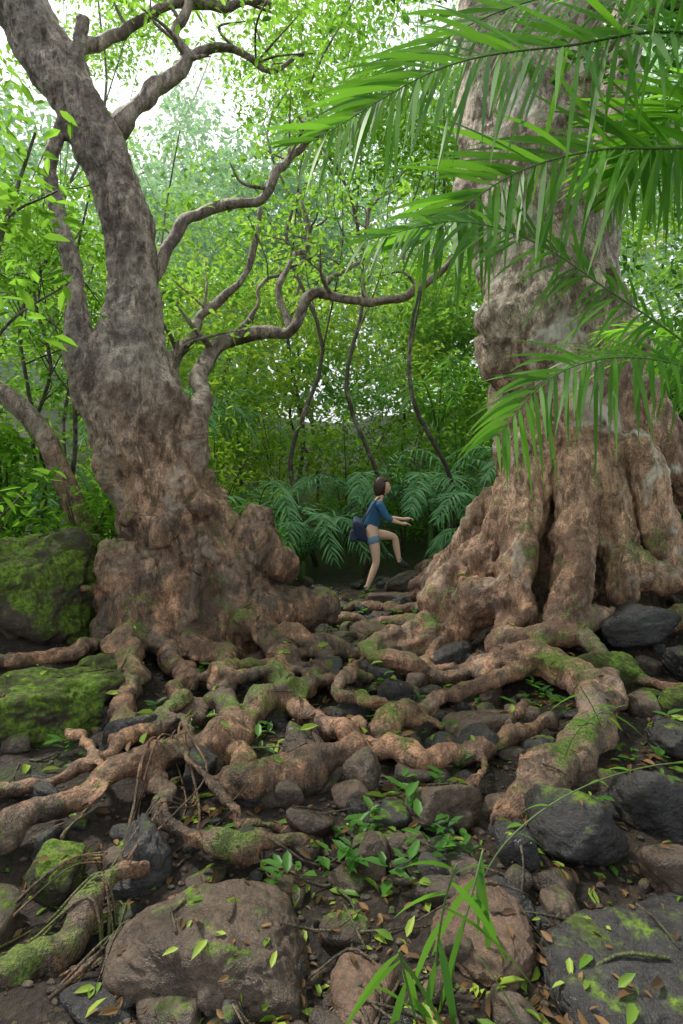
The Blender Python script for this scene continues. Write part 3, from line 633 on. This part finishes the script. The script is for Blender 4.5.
# ------------------------------------------------------------------ fronds
def frond(S, L, pts, nl, ll, w, droop=.35, vup=.15, r0=.012, t0=.12, fwd=.45, upv=(0, 0, 1.)):
    c = catmull([[*p, r0] for p in pts], 10); c[:, 3] = r0*(1-.85*np.linspace(0, 1, len(c)))
    V, F = tube(c, 6); S.add(V, F)
    cum = np.concatenate([[0], np.cumsum(np.linalg.norm(np.diff(c[:, :3], axis=0), axis=1))]); cum /= cum[-1]
    T = np.gradient(c[:, :3], axis=0); T /= np.linalg.norm(T, axis=1)[:, None]
    n = nl*2; t = t0+(1-t0)*np.repeat(np.linspace(0, 1, nl), 2); side = np.tile([1., -1.], nl)
    t = np.clip(t+rng.normal(size=n)*.005, 0, 1)
    B = np.stack([np.interp(t, cum, c[:, k]) for k in range(3)], 1); Tt = np.stack([np.interp(t, cum, T[:, k]) for k in range(3)], 1)
    Sd = np.cross(Tt, np.array(upv, float)); Sd /= np.linalg.norm(Sd, axis=1)[:, None]+1e-9; U = np.cross(Sd, Tt)
    u = (t-t0)/(1-t0); ln = ll*(.35+.65*np.sin(np.pi*np.clip(u*.85+.12, 0, 1)))*rng.uniform(.75, 1.12, n)
    fw = fwd+.7*u**2+rng.normal(size=n)*.12
    D = Sd*side[:, None]+Tt*fw[:, None]+U*(vup+rng.normal(size=n)*.2)[:, None]; D /= np.linalg.norm(D, axis=1)[:, None]
    Wv = np.cross(D, U); Wv /= np.linalg.norm(Wv, axis=1)[:, None]
    Wv = Wv*.85+U*(.35*side+rng.normal(size=n)*.25)[:, None]
    K = 7; Vs = np.zeros((n, K, 2, 3)); dr = droop*rng.uniform(.3, 2.0, n)
    prof = [.35, .85, 1.0, .9, .7, .4, .03]
    for k in range(K):
        s = k/(K-1); P = B+D*(ln*s)[:, None]; P[:, 2] -= dr*ln*s*s
        Vs[:, k, 0] = P-Wv*w*prof[k]*.5; Vs[:, k, 1] = P+Wv*w*prof[k]*.5
    b = (np.arange(n)*K*2)[:, None, None]; kk = (np.arange(K-1)*2)[None, :, None]
    L.add(Vs.reshape(-1, 3), (b+kk+np.array([0, 1, 3, 2])[None, None]).reshape(-1, 4))
def palm(name, fr, trunk, mat, nl, ll, w, ups=None, **kw):
    e = empty(name); S = Geo(); L = Geo()
    for k, p in enumerate(fr): frond(S, L, p, nl, ll, w, upv=(ups[k] if ups and k < len(ups) else (0, 0, 1.)), **kw)
    if trunk is not None: V, F = tube(catmull(trunk, 6), 10, .1); S.add(V, F)
    S.obj('stems', M_stem, e); L.obj('fronds', mat, e, True)
C1 = (3.0, 3.4, 3.55); TW = (.1, -.85, .5)
palm('palm_tree', [
 [C1,(2.1,3.3,4.05),(1.25,3.2,3.92),(.55,3.1,3.72),(-.14,3.0,3.26)],
 [C1,(1.95,3.2,3.35),(1.4,3.15,3.30),(.9,3.1,3.12),(.42,3.05,2.74)],
 [C1,(2.4,3.0,4.3),(1.6,2.7,4.25),(.9,2.5,3.95)],
 [C1,(2.3,3.5,4.4),(1.6,3.6,4.6),(.9,3.7,4.5),(.2,3.8,4.1)],
 [C1,(2.6,3.5,3.9),(2.2,3.6,3.9),(1.8,3.7,3.5)],
 [C1,(2.6,3.2,4.1),(2.1,3.0,4.25),(1.5,2.9,4.05)],
 [C1,(3.4,3.0,4.1),(3.8,2.4,4.1),(4.0,1.8,3.6)],[C1,(3.6,3.8,4.1),(4.3,4.1,4.1),(4.8,4.3,3.5)],[C1,(2.9,4.1,4.3),(2.7,4.8,4.5),(2.5,5.4,4.2)],
 [C1,(2.7,2.8,4.0),(2.4,2.1,4.1),(2.1,1.5,3.7)]],
 [(3.1,3.5,-.2,.09),(3.05,3.45,1.5,.07),(3.0,3.4,3.0,.06),(3.0,3.4,3.55,.05)], M_palm, 66, .78, .032, ups=[TW, TW, (0,-.5,.8), TW, TW, TW], droop=.18, vup=.05, fwd=.5)
C2 = (2.65, 3.0, 1.2)
palm('palm_tree', [
 [C2,(2.2,3.0,1.85),(1.8,3.0,2.2),(1.42,3.0,2.46),(1.0,2.95,2.70),(.58,2.9,2.78),(.12,2.85,2.66)],
 [C2,(2.3,2.95,1.75),(1.8,2.9,2.02),(1.35,2.8,2.06),(1.0,2.75,1.94),(.74,2.7,1.66)],
 [C2,(2.5,3.4,2.0),(2.2,3.8,2.5),(1.9,4.1,2.6)],[C2,(3.0,3.3,1.9),(3.5,3.6,2.2),(4.0,3.8,1.9)],[C2,(3.0,2.6,1.9),(3.3,2.0,2.2),(3.5,1.5,1.9)]],
 [(2.65,3.0,-.2,.05),(2.65,3.0,.6,.045),(2.65,3.0,1.2,.04)], M_palm, 52, .46, .023, ups=[TW, (.1,-.6,.75)], droop=.35, vup=.05, r0=.009, t0=.40, fwd=.55)
def fern_palm(x, y, zt, n, length, mat=None, nl=24, ll=.36):
    fr = []; z0 = gz(x, y)
    for k in range(n):
        a = 6.283*k/n+rng.normal()*.15; l = length*rng.uniform(.8, 1.15); ca, sa = math.cos(a), math.sin(a); e_ = rng.uniform(.6, 1.15)
        fr.append([(x, y, z0+zt), (x+ca*l*.3, y+sa*l*.3, z0+zt+l*.45*e_), (x+ca*l*.68, y+sa*l*.68, z0+zt+l*.52*e_), (x+ca*l, y+sa*l, z0+zt+l*.12)])
    palm('fern_palm', fr, [(x, y, z0-.1, .06), (x, y, z0+zt*.5, .06), (x, y, z0+zt, .05)], mat or M_fern, nl, ll, .034, droop=.4)
fern_palm(-.65, 9.5, .3, 15, 1.4); fern_palm(1.6, 10.2, .6, 15, 1.6); fern_palm(2.5, 9.6, .4, 12, 1.4); fern_palm(-1.5, 9.6, .7, 13, 1.6); fern_palm(.5, 10.6, .9, 14, 1.8)
fern_palm(4.3, 7.0, 1.6, 12, 1.6, M_palm); fern_palm(-4.4, 7.2, .6, 11, 1.3); fern_palm(-3.7, 6.3, .05, 9, .7); fern_palm(2.1, 8.8, .0, 11, .8); fern_palm(4.0, 8.2, 2.2, 12, 1.7, M_palm)
fern_palm(-2.1, 8.9, .5, 13, 1.5, M_palm); fern_palm(1.9, 11.2, 2.0, 13, 2.0, M_palm); fern_palm(3.2, 9.6, 1.0, 12, 1.7); fern_palm(-2.9, 10.2, 1.8, 13, 1.9)

# ------------------------------------------------------------------ litter
def litter(name, n, mat, smin, smax, asp, xr=1.0):
    C = []; D = []; Nn = []; Ls = []
    while len(C) < n:
        y = 1.5+7*rng.random()**1.4; x = rng.normal(.1, .38*y*xr+.2)
        if abs(x) > 4: continue
        if fbm(np.array([[x, y, 3.]]), 2.2, 2)[0] < rng.uniform(-.6, .4): continue
        loc, no = drop(x, y, 1.3)
        if loc is None or no.z < .45 or loc.z > .75: continue
        if loc.z-gz(x, y) > .06 and rng.random() < .8: continue
        C.append([loc.x, loc.y, loc.z+.006]); a = rng.uniform(0, 6.28); d = np.array([math.cos(a), math.sin(a), rng.uniform(-.1, .3)])
        no = np.array(no)+rng.normal(size=3)*.25; D.append(d-no*d.dot(no)*.8); Nn.append(no); Ls.append(rng.uniform(smin, smax)*(.8 if y < 2.6 else 1.1))
    Ls = np.array(Ls); G = Geo(); V, F = leaf_geo(np.array(C), np.array(D), np.array(Nn), Ls, Ls*asp, .18, .18, 2)
    G.add(V, F); return G.obj(name, mat, None, True)
litter('leaf_litter', 2000, M_fallen, .03, .085, .42)
litter('fallen_green_leaves', 950, M_fallen_g, .035, .11, .42)
G = Geo(); C = []; D = []; Nn = []
for k in range(320):
    y = 2.2+6.2*rng.random()**1.1; x = rng.normal(.6, .36*y)
    loc, no = drop(x, y)
    if loc is None or loc.z-gz(x, y) > .07: continue
    for m_ in range(rng.integers(4, 9)):
        a = rng.uniform(0, 6.28); C.append([x+rng.normal()*.01, y+rng.normal()*.01, loc.z+rng.uniform(.01, .10)]); D.append([math.cos(a), math.sin(a), rng.uniform(.1, .8)]); Nn.append([0, 0, 1.])
n = len(C); Ls = rng.uniform(.045, .11, n); G.add(*leaf_geo(np.array(C), np.array(D), np.array(Nn), Ls, Ls*.42, .1, .2, 2)); G.obj('seedlings', M_grass, None, True)
G = Geo()
for k in range(190):
    y = 1.5+6*rng.random()**1.5; x = rng.normal(0, .36*y); a = rng.uniform(0, 6.28); l = rng.uniform(.08, .4)
    P = []
    for t in (-.5, 0, .5):
        xx = x+math.cos(a)*l*t+rng.normal()*.02; yy = y+math.sin(a)*l*t+rng.normal()*.02; loc, no = drop(xx, yy)
        if loc is None: break
        P.append([xx, yy, loc.z+.008, rng.uniform(.003, .007)])
    if len(P) == 3 and max(p[2] for p in P)-min(p[2] for p in P) < .12: V, F = tube(catmull(P, 3), 6); G.add(V, F)
G.obj('fallen_twigs', M_barkB)
G = Geo()
for k in range(20):
    j = rng.normal(size=2)*.03
    if k < 5: pts = [(-1.25,1.95),(-1.1,2.25),(-.95,2.5),(-.98,2.9),(-1.0,3.3)]
    elif k < 14: pts = [(-1.05,2.1),(-.88,2.15),(-.80,2.05),(-.80,1.95),(-.86,1.8)]
    else: pts = [(-.95,3.6),(-.9,3.2),(-.72,2.8),(-.8,2.5),(-.9,2.2)]
    P = []
    for (x, y) in pts:
        x += j[0]+rng.normal()*.02; y += j[1]+rng.normal()*.02; loc, no = drop(x, y); P.append([x, y, loc.z+rng.uniform(.003, .015), .003+.004*rng.random()])
    V, F = tube(catmull(P, 6), 6); G.add(V, F)
G.obj('rootlets', M_barkL)

# bamboo grass in the foreground
def blades(L, B, D, ln, w, droop):
    K = 6; n = len(B); B = np.array(B, float); D = np.array(D, float); D /= np.linalg.norm(D, axis=1)[:, None]
    Wv = np.cross(D, [0, .8, .5]); Wv /= np.linalg.norm(Wv, axis=1)[:, None]; Vs = np.zeros((n, K, 2, 3)); prof = [.3, .9, 1, .8, .45, .03]
    for k in range(K):
        s = k/(K-1); P = B+D*(ln*s)[:, None]; P[:, 2] -= droop*ln*s*s
        Vs[:, k, 0] = P-Wv*w*prof[k]*.5; Vs[:, k, 1] = P+Wv*w*prof[k]*.5
    b = (np.arange(n)*K*2)[:, None, None]; kk = (np.arange(K-1)*2)[None, :, None]
    L.add(Vs.reshape(-1, 3), (b+kk+np.array([0, 1, 3, 2])[None, None]).reshape(-1, 4))
e = empty('bamboo_grass'); S = Geo(); L = Geo()
for st in [[(.27,1.72,-.25),(.29,1.72,-.02),(.31,1.70,.14),(.34,1.68,.26)],[(.24,1.66,-.28),(.20,1.62,-.1),(.17,1.6,.03),(.16,1.58,.08)],[(.3,1.74,-.25),(.36,1.76,-.05),(.42,1.8,.12),(.46,1.85,.2)]]:
    c = catmull([[*p, .0035] for p in st], 6); V, F = tube(c, 6); S.add(V, F)
    B = []; D = []
    for q in range(5, len(c), 2):
        s_ = 1 if (q//2) % 2 else -1; B.append(c[q, :3]); D.append([s_*rng.uniform(.1, .7), rng.uniform(-.4, .4), rng.uniform(-1.1, .2)])
    ln = rng.uniform(.16, .30, len(B)); blades(L, B, D, ln, .026, .5)
S.obj('culms', M_stem, e); L.obj('blades', M_grass, e)
e = empty('reed_grass'); S = Geo(); L = Geo()
for st in [[(.45,2.1,-.2),(.62,2.15,.05),(.9,2.2,.22),(1.25,2.25,.30),(1.6,2.3,.28)],[(1.1,2.9,-.1),(1.15,2.85,.15),(1.25,2.8,.3),(1.4,2.8,.35)],[(1.5,3.2,0),(1.4,3.15,.2),(1.3,3.1,.35)]]:
    c = catmull([[*p, .003] for p in st], 6); V, F = tube(c, 6); S.add(V, F); B = []; D = []
    for q in range(4, len(c), 3):
        a = rng.uniform(-1, 1)+(0 if q % 2 else 3.14); B.append(c[q, :3]); D.append([math.cos(a), math.sin(a)*.6, rng.uniform(-.1, .6)])
    blades(L, B, D, rng.uniform(.12, .22, len(B)), .014, .6)
S.obj('culms', M_stem, e); L.obj('blades', M_grass, e)

# ------------------------------------------------------------------ hiker
H0 = np.array([.33, 8.0, 0]); H0[2] = drop(.36, 7.92)[0].z
M_skin = plain('skin', (.78, .52, .39), .5, .06); M_shirt = plain('navy_shirt', (.03, .12, .25), .8, .3, 14); M_short = plain('denim', (.16, .31, .46), .85, .3, 40)
M_hair = plain('hair', (.045, .02, .012), .45, .4, 60); M_shoe = plain('shoe', (.04, .035, .035), .6); M_sole = plain('sole', (.3, .28, .25), .7); M_bag = plain('bag', (.035, .055, .12), .7, .3); M_eye = plain('eye', (.02, .015, .01), .2, .1); M_lip = plain('lip', (.42, .14, .12), .5, .1)
hiker = empty('woman_hiker')
def skinned(name, chains, mat, sub=2, parent=hiker, keep=False):
    V = []; E = []; R = []; idx = {}
    for ch in chains:
        prev = None
        for (x, y, z, r) in ch:
            key = (round(x, 4), round(y, 4), round(z, 4))
            if key not in idx: idx[key] = len(V); V.append((x, y, z)); R.append(r)
            k = idx[key]
            if prev is not None: E.append((prev, k))
            prev = k
    me = bpy.data.meshes.new(name); me.from_pydata([tuple(np.array(v)+H0) for v in V], E, [])
    o = bpy.data.objects.new(name, me); scene.collection.objects.link(o)
    sk = o.modifiers.new('s', 'SKIN'); sk.use_smooth_shade = True
    for k, r in enumerate(R):
        rr = (r, r) if not isinstance(r, tuple) else r
        me.skin_vertices[0].data[k].radius = rr
    me.skin_vertices[0].data[0].use_root = True
    s = o.modifiers.new('u', 'SUBSURF'); s.levels = sub; s.render_levels = sub
    dg = bpy.context.evaluated_depsgraph_get(); m2 = bpy.data.meshes.new_from_object(o.evaluated_get(dg)); bpy.data.objects.remove(o)
    m2.materials.clear(); m2.materials.append(mat); m2.polygons.foreach_set('use_smooth', np.ones(len(m2.polygons), bool))
    ob = bpy.data.objects.new(name, m2); scene.collection.objects.link(ob); ob.parent = parent; return ob
pel = (.07, 0, .84, .115); wa = (.085, 0, .96, .095); ch = (.135, 0, 1.12, .105); nb = (.175, 0, 1.26, .06); nk = (.205, 0, 1.33, .045); hd = (.225, 0, 1.40, .06)
legR = [pel, (.09, -.075, .78, .088), (.125, -.08, .60, .072), (.14, -.08, .44, .052), (.09, -.08, .30, .05), (.02, -.08, .12, .032), (.0, -.08, .06, .034), (.10, -.085, .03, .03)]
legL = [pel, (.10, .075, .79, .088), (.28, .09, .80, .072), (.435, .095, .765, .053), (.455, .095, .62, .050), (.49, .095, .46, .032), (.50, .095, .41, .034), (.59, .095, .36, .03)]
def arm(sgn, el, wr, pdir):
    s = sgn
    sh = (.155, s*.145, 1.215, .046)
    el = np.array(el); wr = np.array(wr); a = np.array(sh[:3])
    m1 = (a+el)/2; m2 = el*.6+wr*.4
    d = np.array(pdir)/np.linalg.norm(pdir); palm_c = wr+d*.05; pe = wr+d*.085
    c = [ch, (.15, s*.08, 1.20, .06), sh, (*m1, .038), (*el, .032), (*m2, .031), (*wr, .021), (*palm_c, .026), (*pe, .022)]
    up = np.array([0, 0, 1.]); sd = np.cross(d, up); sd /= np.linalg.norm(sd); fs = []
    for i_, (o, l) in enumerate([(-.026, .062), (-.009, .075), (.009, .07), (.026, .055)]):
        b = pe-d*.02+sd*o*.9; p1 = b+d*l*.55+sd*o*.25; p2 = p1+d*l*.35-up*l*.28; p3 = p2+d*l*.12-up*l*.28
        fs.append([(*b, .009), (*p1, .0085), (*p2, .008), (*p3, .006)])
    b = wr+d*.025-sd*s*.016; p1 = b-sd*s*.028+d*.025; p2 = p1+d*.03-sd*s*.005
    fs.append([(*b, .012), (*p1, .0095), (*p2, .0075)])
    return c, fs
aR, fR = arm(-1, (.27, -.20, 1.01), (.46, -.15, .955), (1, .15, -.05)); aL, fL = arm(1, (.35, .19, 1.03), (.56, .12, 1.01), (1, -.1, .1))
body = skinned('body_base', [[pel, wa, ch, nb, nk, hd], legR, legL, aR, aL], M_skin)
parts = [body]+[skinned('f', [f], M_skin, 1) for f in fR+fL]
hc = np.array([.235, 0, 1.445])+H0
V, F = ico(4); V = V.copy()
W = V*np.array([.088, .070, .108])
fr_ = np.clip(V[:, 0], 0, 1); lowz = np.clip(-V[:, 2], 0, 1)
W[:, 1] *= 1-.30*lowz**1.5; W[:, 0] += .012*lowz*fr_
def bump(c, s, a):
    d = ((V-np.array(c)/np.linalg.norm(c))**2).sum(1); return a*np.exp(-d/s**2)
W += V*(bump((1, 0, -.12), .17, .020)+bump((1, 0, -.32), .12, .004)+bump((1, 0, -.78), .22, .010)-bump((1, .32, .05), .15, .008)-bump((1, -.32, .05), .15, .008)+bump((1, 0, .2), .35, .004)+bump((1, 0, -.5), .12, .006))[:, None]
Gh = Geo(); Gh.add(W+hc, F); parts.append(Gh.obj('h', M_skin))
for s in (-1, 1):
    Ge = Geo(); Ve, Fe = ico(2); Ge.add(Ve*np.array([.018, .009, .028])+hc+np.array([-.005, s*.071, -.008]), Fe); parts.append(Ge.obj('ear', M_skin))
G = Geo()
for o in parts:
    me = o.data; n = len(me.vertices); co = np.zeros(n*3, np.float32); me.vertices.foreach_get('co', co)
    q = [list(p.vertices) for p in me.polygons]; f4 = [p for p in q if len(p) == 4]; f3 = [p for p in q if len(p) == 3]
    G.add(co.reshape(-1, 3), [np.array(x) for x in (f4, f3) if len(x)])
for o in parts: bpy.data.objects.remove(o)
remeshed(G, 'body', M_skin, .0055, hiker, None, 1)
for s in (-1, 1):
    G = Geo(); Ve, Fe = ico(2); G.add(Ve*.0095+hc+np.array([.074, s*.028, .005]), Fe); G.obj('eye', M_eye, hiker)
G = Geo(); Ve, Fe = ico(2); G.add(Ve*np.array([.008, .020, .006])+hc+np.array([.084, 0, -.053]), Fe); G.obj('mouth', M_lip, hiker)
V, F = ico(4); W = V*np.array([.112, .092, .135]); W = W+V*(.008*fbm(V*np.array([1, 1, .3]), 9, 3))[:, None]
W = W+np.array([-.022, 0, .008]); back = np.clip(-V[:, 0], 0, 1)
W[:, 2] -= .06*np.clip(-V[:, 2], 0, 1)*back
face = (V[:, 0] > .34) & (V[:, 2] < .48); W[face] = W[face]*.55+np.array([-.03, 0, .0])
G = Geo(); G.add(W+hc, F); G.obj('hair', M_hair, hiker)
skinned('shirt', [[(.073, 0, .86, .13), (.09, 0, .97, .118), (.135, 0, 1.12, .125), (.165, 0, 1.22, .085), (.178, 0, 1.275, .062)],
  [(.135, 0, 1.12, .125), (.15, -.085, 1.20, .075), (.157, -.147, 1.215, .060), (.213, -.174, 1.11, .052), (.268, -.199, 1.012, .044), (.34, -.18, .99, .042)],
  [(.135, 0, 1.12, .125), (.15, .085, 1.20, .075), (.157, .147, 1.215, .060), (.253, .167, 1.12, .052), (.345, .189, 1.032, .044), (.42, .165, 1.02, .042)]], M_shirt)
skinned('shorts', [[(.07, 0, .84, .128), (.075, 0, .90, .118)], [(.07, 0, .84, .128), (.092, -.078, .77, .103), (.12, -.082, .64, .092)], [(.07, 0, .84, .128), (.11, .078, .795, .103), (.25, .09, .805, .090)]], M_short)
for (ax, ay, az, tx, tz) in [(-.01, -.08, .055, .13, .03), (.49, .095, .405, .62, .355)]:
    skinned('shoe', [[(ax-.03, ay, az-.01, .042), (ax+.02, ay, az+.0, .045), (ax+.09, ay, (az+tz)/2-.008, .040), (tx+.02, ay, tz, .030)], [(ax+.02, ay, az+.0, .045), (ax+.01, ay, az+.06, .042)]], M_shoe)
    skinned('sock', [[(ax+.01, ay, az+.03, .040), (ax+.015, ay, az+.085, .041)]], M_sole)
W, F = rockshape(4, 77, npl=3, p=7, rough=.04); G = Geo(); G.add(W*np.array([.095, .14, .20])+H0+np.array([-.10, -.05, .86]), F)
for pts in [[(-.07,-.12,.93,.012),(.0,-.155,1.08,.012),(.10,-.13,1.24,.012),(.17,-.06,1.295,.012),(.15,.06,1.27,.012),(.04,.13,1.1,.012),(-.06,.08,.93,.012)]]:
    V, Fq = tube(catmull(pts, 8), 8); G.add(V+H0, Fq)
W2, F2 = rockshape(3, 78, npl=3, p=7, rough=.02); G.add(W2*np.array([.045, .10, .09])+H0+np.array([-.18, -.05, .81]), F2)
G.obj('backpack', M_bag, hiker)
for o in hiker.children:
    me = o.data; n = len(me.vertices); co = np.zeros(n*3, np.float32); me.vertices.foreach_get('co', co); co = (co.reshape(-1, 3).astype(float)-H0)*1.05
    t = np.clip(co[:, 2]-.90, 0, None); co[:, 0] += .03*t
    a = math.radians(8); co = np.stack([co[:, 0]*math.cos(a)-co[:, 1]*math.sin(a), co[:, 0]*math.sin(a)+co[:, 1]*math.cos(a), co[:, 2]], 1)
    me.vertices.foreach_set('co', (co+H0).ravel().astype(np.float32)); me.update()

# ------------------------------------------------------------------ mist between the trees further up the slope
m, nt, N, L_ = newmat('mist')
vs = N.new('ShaderNodeVolumeScatter'); vs.inputs['Color'].default_value = (.90, .98, 1, 1); vs.inputs['Density'].default_value = .011; vs.inputs['Anisotropy'].default_value = .6
o_ = N.new('ShaderNodeOutputMaterial'); L_.new(vs.outputs[0], o_.inputs['Volume'])
bm = bmesh.new(); bmesh.ops.create_cube(bm, size=1)
for v in bm.verts: v.co = Vector((v.co.x*60, 9.6+(v.co.y+.5)*36, -2+(v.co.z+.5)*26))
me = bpy.data.meshes.new('mist'); bm.to_mesh(me); bm.free(); me.materials.append(m)
mo = bpy.data.objects.new('mist', me); scene.collection.objects.link(mo)

# ------------------------------------------------------------------ light and camera
EL, AZ = math.radians(56), math.radians(-58)
w = bpy.data.worlds.new('World'); scene.world = w; w.use_nodes = True; nt = w.node_tree; nt.nodes.clear()
sky = nt.nodes.new('ShaderNodeTexSky'); sky.sky_type = 'NISHITA'; sky.sun_disc = False; sky.sun_elevation = EL; sky.sun_rotation = AZ
sky.dust_density = 5; sky.air_density = 1.0; sky.ozone_density = 1
mx = nt.nodes.new('ShaderNodeMix'); mx.data_type = 'RGBA'; mx.inputs[0].default_value = .80
nt.links.new(sky.outputs[0], mx.inputs[6]); mx.inputs[7].default_value = (10.4, 10.9, 11.0, 1)
bg = nt.nodes.new('ShaderNodeBackground'); bg.inputs[1].default_value = .15; out = nt.nodes.new('ShaderNodeOutputWorld')
nt.links.new(mx.outputs[2], bg.inputs[0]); nt.links.new(bg.outputs[0], out.inputs[0])
sd = bpy.data.lights.new('sun', 'SUN'); sd.energy = 5.0; sd.angle = math.radians(6); sd.color = (1, .94, .82)
so = bpy.data.objects.new('sun', sd); scene.collection.objects.link(so)
dirv = Vector((math.sin(AZ)*math.cos(EL), math.cos(AZ)*math.cos(EL), math.sin(EL)))
so.rotation_euler = dirv.to_track_quat('Z', 'Y').to_euler(); so.location = dirv*40
cam = bpy.data.cameras.new('camera'); co = bpy.data.objects.new('camera', cam); scene.collection.objects.link(co)
cam.lens = 20; cam.sensor_width = 36; cam.clip_end = 1000; cam.clip_start = .05
co.location = (0, 0, 1.3); co.rotation_euler = (math.radians(90), 0, 0); scene.camera = co
scene.view_settings.view_transform = 'Standard'; scene.view_settings.look = 'None'; scene.view_settings.exposure = 0
